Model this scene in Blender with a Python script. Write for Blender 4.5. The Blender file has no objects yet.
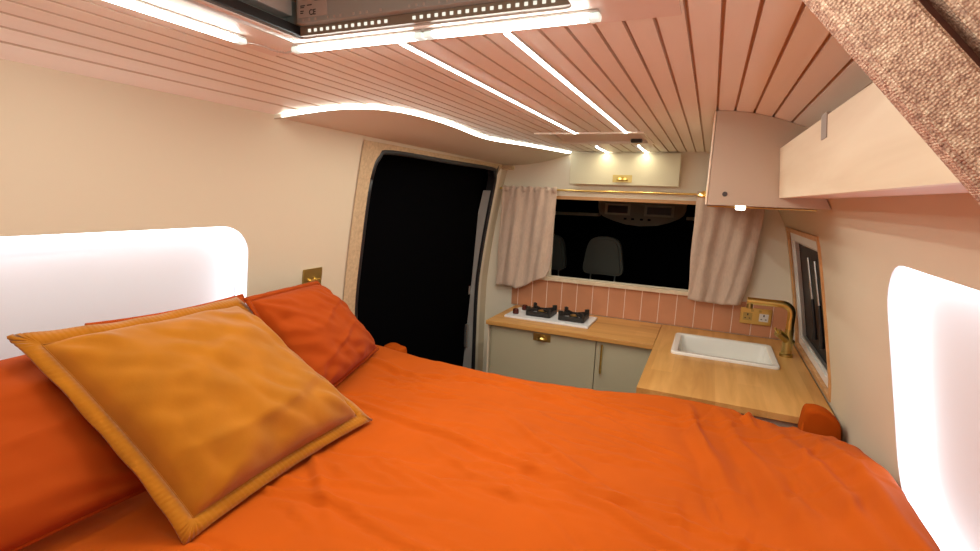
import bpy, bmesh, math, random
from mathutils import Vector, Matrix, noise
from mathutils.geometry import delaunay_2d_cdt
random.seed(4)
SC = bpy.context.scene
COL = SC.collection
PI = math.pi

# ------------------------------------------------------------------ materials
def mat(name, col, rough=.6, metal=0, bump=None, var=None, spec=.5, emit=None, sheen=0, aniso=None):
    m = bpy.data.materials.new(name); m.use_nodes = True
    nt = m.node_tree; b = nt.nodes['Principled BSDF']
    b.inputs['Base Color'].default_value = (*col, 1)
    b.inputs['Roughness'].default_value = rough
    b.inputs['Metallic'].default_value = metal
    b.inputs['Specular IOR Level'].default_value = spec
    if sheen: b.inputs['Sheen Weight'].default_value = sheen
    tc = nt.nodes.new('ShaderNodeTexCoord')
    if var:                                   # (scale, amount, stretch xyz)
        mp = nt.nodes.new('ShaderNodeMapping'); mp.inputs['Scale'].default_value = var[2]
        nt.links.new(tc.outputs['Object'], mp.inputs['Vector'])
        n = nt.nodes.new('ShaderNodeTexNoise'); n.inputs['Scale'].default_value = var[0]
        n.inputs['Detail'].default_value = 5
        nt.links.new(mp.outputs['Vector'], n.inputs['Vector'])
        r = nt.nodes.new('ShaderNodeValToRGB')
        a = var[1]
        r.color_ramp.elements[0].position = .3; r.color_ramp.elements[1].position = .7
        r.color_ramp.elements[0].color = (*[c*(1-a) for c in col], 1)
        r.color_ramp.elements[1].color = (*[min(1, c*(1+a*.7)) for c in col], 1)
        nt.links.new(n.outputs['Fac'], r.inputs['Fac'])
        nt.links.new(r.outputs['Color'], b.inputs['Base Color'])
    if bump:                                  # (scale, strength, distance)
        n = nt.nodes.new('ShaderNodeTexNoise'); n.inputs['Scale'].default_value = bump[0]
        n.inputs['Detail'].default_value = 4
        nt.links.new(tc.outputs['Object'], n.inputs['Vector'])
        bp = nt.nodes.new('ShaderNodeBump'); bp.inputs['Strength'].default_value = bump[1]
        bp.inputs['Distance'].default_value = bump[2]
        nt.links.new(n.outputs['Fac'], bp.inputs['Height'])
        nt.links.new(bp.outputs['Normal'], b.inputs['Normal'])
    if emit:
        b.inputs['Emission Color'].default_value = (*emit[0], 1)
        b.inputs['Emission Strength'].default_value = emit[1]
    return m

def tweed_mat(name):
    m = bpy.data.materials.new(name); m.use_nodes = True
    nt = m.node_tree; b = nt.nodes['Principled BSDF']
    b.inputs['Roughness'].default_value = .95; b.inputs['Specular IOR Level'].default_value = .1
    tc = nt.nodes.new('ShaderNodeTexCoord')
    mp = nt.nodes.new('ShaderNodeMapping'); mp.inputs['Rotation'].default_value = (0, .86, 0)
    nt.links.new(tc.outputs['Object'], mp.inputs['Vector'])
    v = nt.nodes.new('ShaderNodeTexVoronoi'); v.inputs['Scale'].default_value = 620
    v.inputs['Randomness'].default_value = .55
    nt.links.new(mp.outputs['Vector'], v.inputs['Vector'])
    n = nt.nodes.new('ShaderNodeTexNoise'); n.inputs['Scale'].default_value = 260; n.inputs['Detail'].default_value = 3
    nt.links.new(mp.outputs['Vector'], n.inputs['Vector'])
    r = nt.nodes.new('ShaderNodeValToRGB')
    r.color_ramp.elements[0].position = .1; r.color_ramp.elements[0].color = (.80, .66, .50, 1)
    r.color_ramp.elements[1].position = .75; r.color_ramp.elements[1].color = (.30, .17, .125, 1)
    e = r.color_ramp.elements.new(.42); e.color = (.55, .36, .26, 1)
    mx = nt.nodes.new('ShaderNodeMath'); mx.operation = 'MULTIPLY_ADD'; mx.inputs[1].default_value = .55
    nt.links.new(v.outputs['Distance'], mx.inputs[0]); nt.links.new(n.outputs['Fac'], mx.inputs[2])
    mx2 = nt.nodes.new('ShaderNodeMath'); mx2.operation = 'SUBTRACT'; mx2.inputs[1].default_value = .28
    nt.links.new(mx.outputs[0], mx2.inputs[0])
    nt.links.new(mx2.outputs[0], r.inputs['Fac']); nt.links.new(r.outputs['Color'], b.inputs['Base Color'])
    bp = nt.nodes.new('ShaderNodeBump'); bp.inputs['Strength'].default_value = .8; bp.inputs['Distance'].default_value = .0012
    bp.invert = True
    nt.links.new(v.outputs['Distance'], bp.inputs['Height']); nt.links.new(bp.outputs['Normal'], b.inputs['Normal'])
    return m

def emis(name, col, s):
    m = bpy.data.materials.new(name); m.use_nodes = True
    nt = m.node_tree; nt.nodes.clear()
    e = nt.nodes.new('ShaderNodeEmission'); e.inputs['Color'].default_value = (*col, 1); e.inputs['Strength'].default_value = s
    o = nt.nodes.new('ShaderNodeOutputMaterial'); nt.links.new(e.outputs[0], o.inputs[0])
    return m

def wood_mat(name, light, dark, axis, scale=1.0, rough=.4, bands=True):
    m = bpy.data.materials.new(name); m.use_nodes = True
    nt = m.node_tree; b = nt.nodes['Principled BSDF']; b.inputs['Roughness'].default_value = rough
    tc = nt.nodes.new('ShaderNodeTexCoord'); mp = nt.nodes.new('ShaderNodeMapping')
    st = {'x': (1.2, 14, 14), 'y': (14, 1.2, 14), 'z': (14, 14, 1.2)}[axis]
    mp.inputs['Scale'].default_value = [s*scale for s in st]
    nt.links.new(tc.outputs['Object'], mp.inputs['Vector'])
    n = nt.nodes.new('ShaderNodeTexNoise'); n.inputs['Scale'].default_value = 1.6
    n.inputs['Detail'].default_value = 7; n.inputs['Distortion'].default_value = .7
    nt.links.new(mp.outputs['Vector'], n.inputs['Vector'])
    r = nt.nodes.new('ShaderNodeValToRGB')
    r.color_ramp.elements[0].position = .32; r.color_ramp.elements[0].color = (*dark, 1)
    r.color_ramp.elements[1].position = .62; r.color_ramp.elements[1].color = (*light, 1)
    nt.links.new(n.outputs['Fac'], r.inputs['Fac'])
    out = r.outputs['Color']
    if bands:                                 # solid staves: brick pattern of slightly different tones
        mp2 = nt.nodes.new('ShaderNodeMapping')
        if axis == 'y': mp2.inputs['Rotation'].default_value = (0, 0, PI/2)
        nt.links.new(tc.outputs['Object'], mp2.inputs['Vector'])
        br = nt.nodes.new('ShaderNodeTexBrick'); br.inputs['Scale'].default_value = 1
        br.inputs['Brick Width'].default_value = .55; br.inputs['Row Height'].default_value = .075
        br.inputs['Mortar Size'].default_value = .0
        br.inputs['Color1'].default_value = (1, 1, 1, 1); br.inputs['Color2'].default_value = (.83, .78, .70, 1)
        nt.links.new(mp2.outputs['Vector'], br.inputs['Vector'])
        mx = nt.nodes.new('ShaderNodeMix'); mx.data_type = 'RGBA'; mx.blend_type = 'MULTIPLY'
        mx.inputs[0].default_value = 1
        nt.links.new(out, mx.inputs[6]); nt.links.new(br.outputs['Color'], mx.inputs[7]); out = mx.outputs[2]
    nt.links.new(out, b.inputs['Base Color'])
    return m

M = dict(
    wall=mat('cream_lining', (.62, .54, .40), .75, bump=(60, .05, .002)),
    bulk=mat('cream_bulkhead', (.78, .72, .59), .7),
    lowceil=mat('cream_header_lining', (.66, .61, .49), .7),
    recess=mat('white_recess_panel', (.74, .75, .80), .6),
    slat=wood_mat('painted_pine_slat', (.87, .835, .745), (.84, .80, .705), 'y', 1.0, .5, False),
    gap=mat('slat_gap', (.66, .54, .42), .8),
    trimplate=mat('pink_white_trim', (.80, .70, .62), .4),
    led=emis('led_diffuser', (.97, 1, .93), 14),
    ledsoft=emis('led_ribbon', (.98, 1, .90), 11),
    halo=emis('halo_led', (.93, .96, 1.0), 4.6),
    ledwarm=emis('led_warm', (1, .86, .6), 14),
    spotlit=emis('spot_lit', (1, .95, .85), 8),
    clear=mat('clear_cap', (.75, .85, .80), .15, emit=((.8, 1, .93), .45)),  # slight emission stands in for light passing into the clear ends
    floor=mat('dark_floor_vinyl', (.12, .09, .07), .5, var=(4, .3, (1, 1, 1))),
    tan=mat('tan_carpet_lining', (.52, .38, .225), .95, bump=(500, .5, .002), var=(90, .18, (1, 1, 1))),
    rubber=mat('black_rubber', (.012, .012, .014), .45),
    blackdoor=mat('black_door_skin', (.0015, .0015, .002), .9, spec=0.02),
    jamb=mat('grey_jamb', (.33, .31, .29), .5),
    sage=mat('sage_beige_paint', (.47, .42, .29), .45),
    lockerp=mat('pale_sage_paint', (.60, .56, .40), .45),
    taupe=mat('taupe_paint', (.50, .395, .295), .5),
    creamp=mat('cream_edge', (.80, .68, .52), .5),
    worktop_x=wood_mat('oak_worktop_lengthwise', (.72, .38, .12), (.58, .275, .07), 'x'),
    worktop_y=wood_mat('oak_worktop_crosswise', (.74, .40, .13), (.58, .285, .075), 'y'),
    oaktrim=wood_mat('oak_trim', (.66, .36, .15), (.52, .26, .10), 'x', 1, .45, False),
    birch=wood_mat('pale_birch_ply', (.78, .65, .47), (.68, .53, .36), 'y', .8, .5, False),
    brass=mat('brushed_brass', (.78, .56, .18), .3, 1),
    brassd=mat('dull_brass', (.56, .42, .15), .38, 1),
    tile=mat('terracotta_tile', (.60, .275, .145), .35, var=(9, .08, (1, 1, 1))),
    grout=mat('pale_grout', (.95, .78, .66), .8),
    ceramic=mat('white_ceramic', (.86, .85, .80), .12),
    hobw=mat('white_enamel', (.85, .86, .88), .15),
    iron=mat('cast_iron', (.02, .018, .016), .5),
    knob=mat('dark_red_knob', (.08, .012, .008), .25),
    linen=mat('pink_taupe_linen', (.62, .47, .37), .9, bump=(700, .35, .001), var=(160, .08, (1, 1, .3))),
    duvet=mat('orange_cotton', (.455, .077, .002), .85, bump=(900, .12, .0006), sheen=.03, spec=.1, var=(7, .07, (1, 1, 1))),
    rust=mat('rust_cotton', (.35, .052, .0035), .85, bump=(900, .12, .0006), sheen=.03, spec=.1),
    mustard=mat('mustard_velvet', (.37, .125, .003), .8, bump=(250, .2, .001), sheen=.15, spec=.15, var=(14, .12, (1, 1, 1))),
    rustvelvet=mat('rust_velvet', (.40, .064, .004), .85, spec=.05),
    mattress=mat('mattress_ticking', (.7, .66, .58), .9),
    ply=mat('bed_ply', (.55, .38, .22), .6),
    skgrey=mat('skylight_grey_plastic', (.33, .35, .33), .5),
    skpale=mat('skylight_pale_plastic', (.56, .55, .52), .5),
    blackm=mat('black_aluminium', (.01, .01, .01), .35),
    alu=mat('aluminium', (.62, .60, .57), .35, .8),
    winwhite=mat('white_plastic', (.80, .78, .74), .4),
    glass=mat('night_glass', (.003, .004, .007), .35, spec=.06),
    steel=mat('satin_steel', (.62, .60, .58), .3, .9),
    darkplastic=mat('black_plastic', (.012, .012, .014), .4),
    ink=mat('label_ink', (.06, .05, .05), .7),
    label=mat('label_paper_reflection', (.46, .41, .37), .6),
    leddot=emis('led_dot', (1, .94, .78), .8),
    pcb=mat('led_tape', (.22, .17, .12), .5),
    seat=mat('cab_seat_grey', (.14, .14, .115), .9),
    cabtrim=mat('cab_trim_grey', (.42, .40, .30), .8),
    cabpale=mat('cab_trim_pale', (.75, .72, .56), .7),
    cabdark=mat('cab_dark', (.006, .006, .007), .9, spec=.05),
    tweed=tweed_mat('pink_brown_tweed'),
    seam=mat('tweed_seam', (.22, .10, .075), .9),
    clip=mat('grey_catch', (.30, .24, .20), .6),
)

# ------------------------------------------------------------------ helpers
def obj(name, bm, m, parent=None, smooth=None, mods=None):
    me = bpy.data.meshes.new(name)
    bmesh.ops.recalc_face_normals(bm, faces=bm.faces) if smooth != 'keep' else None
    bm.to_mesh(me); bm.free()
    for q in (m if isinstance(m, (list, tuple)) else [m]): me.materials.append(q)
    o = bpy.data.objects.new(name, me); COL.objects.link(o)
    if parent:
        o.parent = parent
        o.location = -Vector(parent.get('_o', (0, 0, 0))) if False else (0, 0, 0)
        o.matrix_parent_inverse = Matrix.Translation(parent.location).inverted()
    if smooth:
        me.polygons.foreach_set('use_smooth', [True]*len(me.polygons))
        if smooth == 'auto': me.set_sharp_from_angle(angle=math.radians(38))
    return o

def tag(o, label=None, cat=None, group=None, kind=None):
    if label: o['label'] = label
    if cat: o['category'] = cat
    if group: o['group'] = group
    if kind: o['kind'] = kind
    return o

def thing(name, label, cat, loc, group=None, kind=None):
    o = bpy.data.objects.new(name, None); COL.objects.link(o); o.location = loc
    o.empty_display_size = .05
    return tag(o, label, cat, group, kind)

def box(bm, x0, x1, y0, y1, z0, z1, bev=0, seg=2, mi=0):
    nb = bmesh.new()
    v = [nb.verts.new((x, y, z)) for x in (x0, x1) for y in (y0, y1) for z in (z0, z1)]
    for f in ((0, 1, 3, 2), (4, 6, 7, 5), (0, 4, 5, 1), (2, 3, 7, 6), (0, 2, 6, 4), (1, 5, 7, 3)):
        nb.faces.new([v[i] for i in f])
    if bev: bmesh.ops.bevel(nb, geom=nb.edges[:], offset=bev, segments=seg, affect='EDGES', profile=.6)
    merge(bm, nb, mi)
    return bm

def merge(bm, nb, mi=0, mtx=None):
    bmesh.ops.recalc_face_normals(nb, faces=nb.faces)
    mp = {}
    for v in nb.verts: mp[v] = bm.verts.new(mtx @ v.co if mtx else v.co)
    for f in nb.faces:
        try:
            g = bm.faces.new([mp[v] for v in f.verts]); g.material_index = mi or f.material_index; g.smooth = f.smooth
        except ValueError: pass
    nb.free()

def B(x0, x1, y0, y1, z0, z1, bev=0, seg=2):
    return box(bmesh.new(), x0, x1, y0, y1, z0, z1, bev, seg)

def tube(bm, pts, r, n=12, caps=True, mi=0):
    pts = [Vector(p) for p in pts]
    nb = bmesh.new(); rings = []
    up = None
    for i, p in enumerate(pts):
        a = pts[max(i-1, 0)]; b = pts[min(i+1, len(pts)-1)]
        t = (b-a).normalized()
        if up is None:
            up = Vector((0, 0, 1)) if abs(t.z) < .9 else Vector((1, 0, 0))
        u = (up - t*up.dot(t)).normalized(); w = t.cross(u); up = u
        rr = r[i] if isinstance(r, (list, tuple)) else r
        rings.append([nb.verts.new(p + (u*math.cos(2*PI*k/n) + w*math.sin(2*PI*k/n))*rr) for k in range(n)])
    for a, b in zip(rings, rings[1:]):
        for k in range(n): nb.faces.new((a[k], a[(k+1) % n], b[(k+1) % n], b[k]))
    if caps: nb.faces.new(rings[0][::-1]); nb.faces.new(rings[-1])
    merge(bm, nb, mi); return bm

def lathe(bm, prof, center, axis='z', n=24, mi=0):
    nb = bmesh.new(); rings = []
    for r, h in prof:
        rings.append([nb.verts.new((r*math.cos(2*PI*k/n), r*math.sin(2*PI*k/n), h)) for k in range(n)])
    for a, b in zip(rings, rings[1:]):
        for k in range(n): nb.faces.new((a[k], a[(k+1) % n], b[(k+1) % n], b[k]))
    nb.faces.new(rings[0][::-1]); nb.faces.new(rings[-1])
    R = {'z': Matrix(), 'y': Matrix.Rotation(PI/2, 4, 'X'), 'x': Matrix.Rotation(PI/2, 4, 'Y')}[axis]
    merge(bm, nb, mi, Matrix.Translation(center) @ R); return bm

def prism(bm, poly, f0, f1, mi=0):
    """poly: 2-D points; f0/f1 map (a,b)->3-D for the two faces"""
    nb = bmesh.new()
    a = [nb.verts.new(f0(*p)) for p in poly]; b = [nb.verts.new(f1(*p)) for p in poly]
    nb.faces.new(a); nb.faces.new(b[::-1])
    for i in range(len(poly)):
        j = (i+1) % len(poly); nb.faces.new((a[i], b[i], b[j], a[j]))
    merge(bm, nb, mi); return bm

def rrect(u0, u1, v0, v1, r, n=8):
    out = []
    for cu, cv, a0 in ((u1-r, v1-r, 0), (u0+r, v1-r, PI/2), (u0+r, v0+r, PI), (u1-r, v0+r, 1.5*PI)):
        for k in range(n+1):
            a = a0 + PI/2*k/n; out.append((cu+r*math.cos(a), cv+r*math.sin(a)))
    return out                                    # counter-clockwise

def catmull(pts, n=8, closed=False):
    P = [Vector(p) for p in pts]; out = []; L = len(P)
    rng = range(L if closed else L-1)
    for i in rng:
        p0 = P[(i-1) % L] if closed or i > 0 else P[0]; p1 = P[i]; p2 = P[(i+1) % L]
        p3 = P[(i+2) % L] if closed or i+2 < L else P[-1]
        for k in range(n):
            t = k/n
            out.append(.5*((2*p1)+(p2-p0)*t+(2*p0-5*p1+4*p2-p3)*t*t+(3*p1-p0-3*p2+p3)*t**3))
    if not closed: out.append(P[-1])
    return out

def lerp(tab, v):
    if v <= tab[0][0]: return tab[0][1]
    for (a, x), (b, y) in zip(tab, tab[1:]):
        if v <= b: return x+(y-x)*(v-a)/(b-a)
    return tab[-1][1]

def smooth_tab(tab, n=8):
    return [(p[0], p[1]) for p in catmull([(a, b, 0) for a, b in tab], n)]

def inside(p, poly):
    c = False; x, y = p[0], p[1]
    for i in range(len(poly)):
        x1, y1 = poly[i][:2]; x2, y2 = poly[i-1][:2]
        if (y1 > y) != (y2 > y) and x < (x2-x1)*(y-y1)/(y2-y1)+x1: c = not c
    return c

def sheet(outer, holes, step, fn):
    """flat 2-D region with holes -> triangulated, mapped through fn(u,v)->3-D"""
    def dens(poly):
        out = []
        for i in range(len(poly)):
            a = Vector(poly[i][:2]); b = Vector(poly[(i+1) % len(poly)][:2]); n = max(1, int((b-a).length/step))
            out += [a.lerp(b, k/n) for k in range(n)]
        return out
    loops = [dens(outer)]+[dens(h) for h in holes]
    vs, es = [], []
    for l in loops:
        s = len(vs); vs += l; es += [(s+i, s+(i+1) % len(l)) for i in range(len(l))]
    us = [p[0] for p in outer]; ws = [p[1] for p in outer]
    u = min(us)+step/2
    while u < max(us):
        w = min(ws)+step/2
        while w < max(ws):
            if inside((u, w), outer) and not any(inside((u, w), h) for h in holes): vs.append(Vector((u, w)))
            w += step
        u += step
    r = delaunay_2d_cdt(vs, es, [], 0, 1e-5)
    bm = bmesh.new(); bv = [bm.verts.new(fn(p.x, p.y)) for p in r[0]]
    for f in r[2]:
        c = sum((r[0][i] for i in f), Vector((0, 0)))/len(f)
        if inside(c, outer) and not any(inside(c, h) for h in holes): bm.faces.new([bv[i] for i in f])
    return bm

def ribbon(bm, loopA, loopB, closed=True, mi=0):
    a = [bm.verts.new(p) for p in loopA]; b = [bm.verts.new(p) for p in loopB]
    n = len(a)
    for i in range(n if closed else n-1):
        j = (i+1) % n; f = bm.faces.new((a[i], a[j], b[j], b[i])); f.material_index = mi
    return bm

# ------------------------------------------------------------------ van shell profiles
LW = smooth_tab([(0.0, -1.20), (.5, -1.205), (.95, -1.203), (1.1, -1.195), (1.3, -1.170), (1.5, -1.138), (1.65, -1.110), (1.80, -1.078)])
RW = smooth_tab([(0.0, .435), (.6, .435), (.92, .426), (1.07, .404), (1.26, .368), (1.38, .344), (1.47, .322), (1.555, .278), (1.65, .235), (1.80, .205)])
lx = lambda z: lerp(LW, z)
rx = lambda z: lerp(RW, z)
ZC = 1.803
def cz(x):
    d = max(0, abs(x+.42)-.4)
    return ZC-(1.0 if x > -.42 else .81)*d*d
YB, YR = 2.70, -.75                                # bulkhead, rear
def strc(o): return tag(o, kind='structure')

# floor and rear wall
strc(obj('floor', B(-1.26, .5, YR, YB+.04, -.03, 0), M['floor']))
strc(obj('wall_rear', B(-1.26, .5, YR-.03, YR, 0, 1.84), M['wall']))

# left wall -----------------------------------------------------------------
LREC = rrect(-.35, .975, .86, 1.447, .085)
door_out = [(1.462, 1.60), (1.462, 1.35), (1.464, 1.12), (1.485, 1.02), (1.53, .94), (1.62, .86), (1.75, .74), (1.80, .55), (1.84, .34),
            (1.92, .28), (2.2, .27), (2.48, .27), (2.545, .30), (2.575, .38), (2.575, .8), (2.575, 1.2), (2.575, 1.60), (2.545, 1.68), (2.48, 1.703), (2.0, 1.703), (1.56, 1.703), (1.49, 1.68)]
door_loop = [(p.x, p.y) for p in catmull([(a, b, 0) for a, b in door_out], 4, True)]
outer = [(YR, 0), (YB, 0), (YB, 1.79), (YR, 1.79)]
strc(obj('wall_left', sheet(outer, [LREC, door_loop], .06, lambda y, z: (lx(z), y, z)), M['wall'], smooth='keep'))

# tan lining round the sliding door
lin_out = [(1.392, .2), (2.612, .2), (2.612, 1.722), (1.392, 1.722)]
bm = sheet(lin_out, [door_loop], .05, lambda y, z: (lx(z)+.004, y, z))
bo = [(p[0], p[1]) for p in door_loop]
ribbon(bm, [(lx(z)+.004, y, z) for y, z in bo], [(lx(z)-.05, y, z) for y, z in bo])
for f in bm.faces:
    c_ = f.calc_center_median()
    if c_.y > 2.5 and c_.z < 1.70: f.material_index = 1 if c_.y > 2.577 else 2
strc(obj('trim_1', bm, [M['tan'], M['bulk'], M['rubber']], smooth='keep'))

# sliding door
dr = thing('door_1', None, None, (-1.30, 2.0, .2)); strc(dr)
bm = prism(bmesh.new(), [(1.30, .12), (2.80, .12), (2.80, 1.78), (1.30, 1.78)], lambda y, z: (lx(z)-.10, y, z), lambda y, z: (lx(z)-.13, y, z))
obj('door_panel', bm, M['blackdoor'], dr)
sl = [(lx(z)-.004, 1.462+(y-1.462)*1.0+(.006 if y < 2 else -.006), z+(.006 if z < 1 else -.006)) for y, z in door_loop]
bm = tube(bmesh.new(), sl+[sl[0]], .011, 8)
obj('rubber_seal', bm, M['rubber'], dr, smooth=True)
bm = bmesh.new()
tube(bm, [(-1.255, 1.485, 1.085), (-1.262, 1.53, 1.095), (-1.265, 1.575, 1.10)], .0035, 8)
obj('grab_bar', bm, M['steel'], dr, smooth=True)
bm = bmesh.new()
lathe(bm, [(.012, 0), (.014, .006), (.009, .012)], (-1.285, 1.78, 1.13), 'x')
tube(bm, [(-1.28, 1.78, 1.13), (-1.275, 1.80, 1.10), (-1.275, 1.815, 1.05)], [.008, .007, .004], 8)
obj('door_handle', bm, M['steel'], dr, smooth=True)
# grey jamb seen down the far edge of the door opening
bm = bmesh.new()
ribbon(bm, [(lx(z)-.055-.018*math.sin((1.6-z)*2), 2.555, z) for z in [1.58-.06*i for i in range(22)]],
       [(lx(z)-.012, 2.56, z) for z in [1.58-.06*i for i in range(22)]], False)
obj('grey_jamb', bm, M['jamb'], dr)
bm = B(-1.262, -1.235, 2.53, 2.553, .98, 1.03, .004); box(bm, -1.258, -1.24, 2.53, 2.553, .66, .80, .004)
obj('door_catch', bm, M['steel'], dr)

def recess(name, loop, wx, side, ledz=.012):
    """rounded recess: reveal, back panel and a ribbon of LEDs hidden round its lip"""
    d = .045*side
    cx = sum(p[0] for p in loop)/len(loop); cy = sum(p[1] for p in loop)/len(loop)
    bm = bmesh.new()
    ribbon(bm, [(wx(z), y, z) for y, z in loop], [(wx(z)+d, y, z) for y, z in loop])
    r = sheet(loop, [], .06, lambda y, z: (wx(z)+d, y, z)); merge(bm, r)
    o = strc(obj(name, bm, M['recess'], smooth='auto'))
    L2 = [(cx+(y-cx)*.996, cy+(z-cy)*.992) for y, z in loop]
    bm = bmesh.new()
    ribbon(bm, [(wx(z)+d*.12, y, z) for y, z in L2], [(wx(z)+d*.97, y, z) for y, z in L2])
    l = obj('led_strip', bm, M['halo'], o, smooth='keep'); l['label'] = 'glowing white light strip'
    return o
recess('trim_2', LREC, lx, -1)

# right wall ------------------------------------------------------------------
RREC = rrect(.10, 1.235, .93, 1.458, .12)
WIN = [(1.905, .935), (2.60, .935), (2.60, 1.445), (1.905, 1.445)]
outer = [(YR, 0), (YB, 0), (YB, 1.79), (YR, 1.79)]
strc(obj('wall_right', sheet(outer, [RREC, WIN], .05, lambda y, z: (rx(z), y, z)), M['wall'], smooth='keep'))
recess('trim_3', RREC, rx, 1)

# side window
wn = thing('window_1', None, None, (.4, 2.25, .93)); strc(wn)
def wbar(y0, y1, z0, z1, d0, d1, n=8):
    bm = bmesh.new()
    for i in range(n):
        a = z0+(z1-z0)*i/n; b = z0+(z1-z0)*(i+1)/n
        nb = bmesh.new()
        v = [nb.verts.new((rx(z)+d, y, z)) for z in (a, b) for y in (y0, y1) for d in (d0, d1)]
        for f in ((0, 1, 3, 2), (4, 6, 7, 5), (0, 4, 5, 1), (2, 3, 7, 6), (0, 2, 6, 4), (1, 5, 7, 3)): nb.faces.new([v[k] for k in f])
        merge(bm, nb)
    return bm
def wframe(y0, y1, z0, z1, t, d0, d1):
    bm = wbar(y0, y0+t, z0, z1, d0, d1)
    merge(bm, wbar(y1-t, y1, z0, z1, d0, d1)); merge(bm, wbar(y0+t, y1-t, z1-t, z1, d0, d1, 1)); merge(bm, wbar(y0+t, y1-t, z0, z0+t, d0, d1, 1))
    return bm
obj('window_frame', wframe(1.885, 2.625, .922, 1.465, .018, -.006, .03), M['oaktrim'], wn)
obj('blind_frame', wframe(1.906, 2.604, .943, 1.444, .030, .006, .026), M['winwhite'], wn)
obj('blind_track', wframe(1.936, 2.574, .973, 1.414, .010, .016, .030), M['alu'], wn)
obj('window_pane', wbar(1.906, 2.604, .943, 1.444, .032, .036), M['glass'], wn)
for yy in (2.16, 2.30):
    bm = tube(bmesh.new(), [(rx(1.36)+.022, yy, 1.36), (rx(1.2)+.020, yy-.03, 1.20)], .0045, 10)
    st = obj('window_stay', bm, M['steel'], wn, smooth='auto')
    bm = tube(bmesh.new(), [(rx(1.2)+.020, yy-.03, 1.20), (rx(1.08)+.018, yy-.05, 1.08), (rx(1.04)+.016, yy-.04, 1.045)], [.006, .007, .011], 10)
    obj('stay_sleeve', bm, M['darkplastic'], st, smooth='auto')

# bulkhead --------------------------------------------------------------------
WX0, WX1, WZ0, WZ1 = -.808, -.066, 1.112, 1.556
bl = [(-1.22, 0), (.45, 0), (.45, 1.86), (-1.22, 1.86)]
hole = [(WX0, WZ0), (WX1, WZ0), (WX1, WZ1), (WX0, WZ1)]
bm = sheet(bl, [hole], .2, lambda x, z: (x, YB, z)); merge(bm, sheet(bl, [hole], .2, lambda x, z: (x, YB+.03, z)))
ribbon(bm, [(x, YB, z) for x, z in hole], [(x, YB+.03, z) for x, z in hole])
strc(obj('wall_front', bm, M['bulk']))
wi = thing('window_2', None, None, (-.44, YB, WZ0)); strc(wi)
obj('window_head', B(WX0-.01, WX1+.01, YB-.014, YB+.03, WZ1-.008, WZ1+.010, .002), M['oaktrim'], wi)
obj('window_sill', B(-1.035, WX1+.02, YB-.030, YB+.035, WZ0-.024, WZ0-.002, .003), M['birch'], wi)
obj('side_trim', B(WX1, WX1+.012, YB-.012, YB+.03, WZ0, WZ1, .002), M['oaktrim'], wi)

# ceiling: slatted cladding with a wavy left edge ------------------------------------
WAVE = [(1.00, -1.10), (1.07, -1.045), (1.15, -.965), (1.26, -.895), (1.42, -.868), (1.62, -.872), (1.85, -.895), (2.02, -.895), (2.18, -.862), (2.35, -.815), (2.52, -.768), (2.70, -.728)]
WAVE = [(p.y, p.x) for p in catmull([(b, a, 0) for a, b in WAVE], 6)]
WAVE.sort()
def wx_(y): return -1.2 if y < WAVE[0][0] else lerp(WAVE, y)
SKY = (-.66, -.19, .14, .672); HAT = (-.655, -.262, 1.915, 2.235)
g = [-.056+.0415*0, -.0975, -.139, -.181, -.2225, -.264]
g += [-.356, -.403, -.449, -.547] + [-.547-.0415*k for k in range(1, 13)]
g += [-.012, .031, .076, .121, .165, .21]
g = sorted(g); W = .0054
xs = [(-1.2, 0), (-.655, 0), (-.66, 0), (-.19, 0), (-.262, 0), (.31, 0)]
for q in g: xs += [(q-W/2-.0002, 0), (q-W/2, 1), (q+W/2, 1), (q+W/2+.0002, 0)]
for k in range(24): 
    xx = -1.15+k*.06
    if all(abs(xx-q) > .008 for q in g): xs.append((xx, 0))
xs.sort()
ys = sorted(set([YR, .14, .672, 1.915, 2.235, YB] + [YR+.1*k for k in range(17)] + [1.0+.025*k for k in range(69) if 1.0+.025*k < YB]))
bm = bmesh.new()
def cvert(x, up, y):
    w = wx_(y); xx = max(x, w)
    return bm.verts.new((xx, y, cz(xx)+(.009 if up and x > w else 0)))
rows = [[cvert(x, u, y) for x, u in xs] for y in ys]
for j in range(len(ys)-1):
    ym = (ys[j]+ys[j+1])/2
    for i in range(len(xs)-1):
        xm = (xs[i][0]+xs[i+1][0])/2
        if max(xs[i+1][0], 0) < 0 and xs[i+1][0] <= wx_(ys[j]) and xs[i+1][0] <= wx_(ys[j+1]): continue
        if xs[i+1][0] <= wx_(ys[j]) and xs[i+1][0] <= wx_(ys[j+1]): continue
        if SKY[0] < xm < SKY[1] and SKY[2] < ym < SKY[3]: continue
        if HAT[0] < xm < HAT[1] and HAT[2] < ym < HAT[3]: continue
        f = bm.faces.new((rows[j][i], rows[j][i+1], rows[j+1][i+1], rows[j+1][i]))
        if xs[i][1] or xs[i+1][1]: f.material_index = 1
bmesh.ops.remove_doubles(bm, verts=bm.verts, dist=.00002)
strc(obj('ceiling', bm, [M['slat'], M['gap']]))
strc(obj('trim_4', B(-1.25, .5, YR, YB+.04, 1.86, 1.88), M['wall']))
tag(bpy.data.objects['trim_4'], kind='structure')

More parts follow.
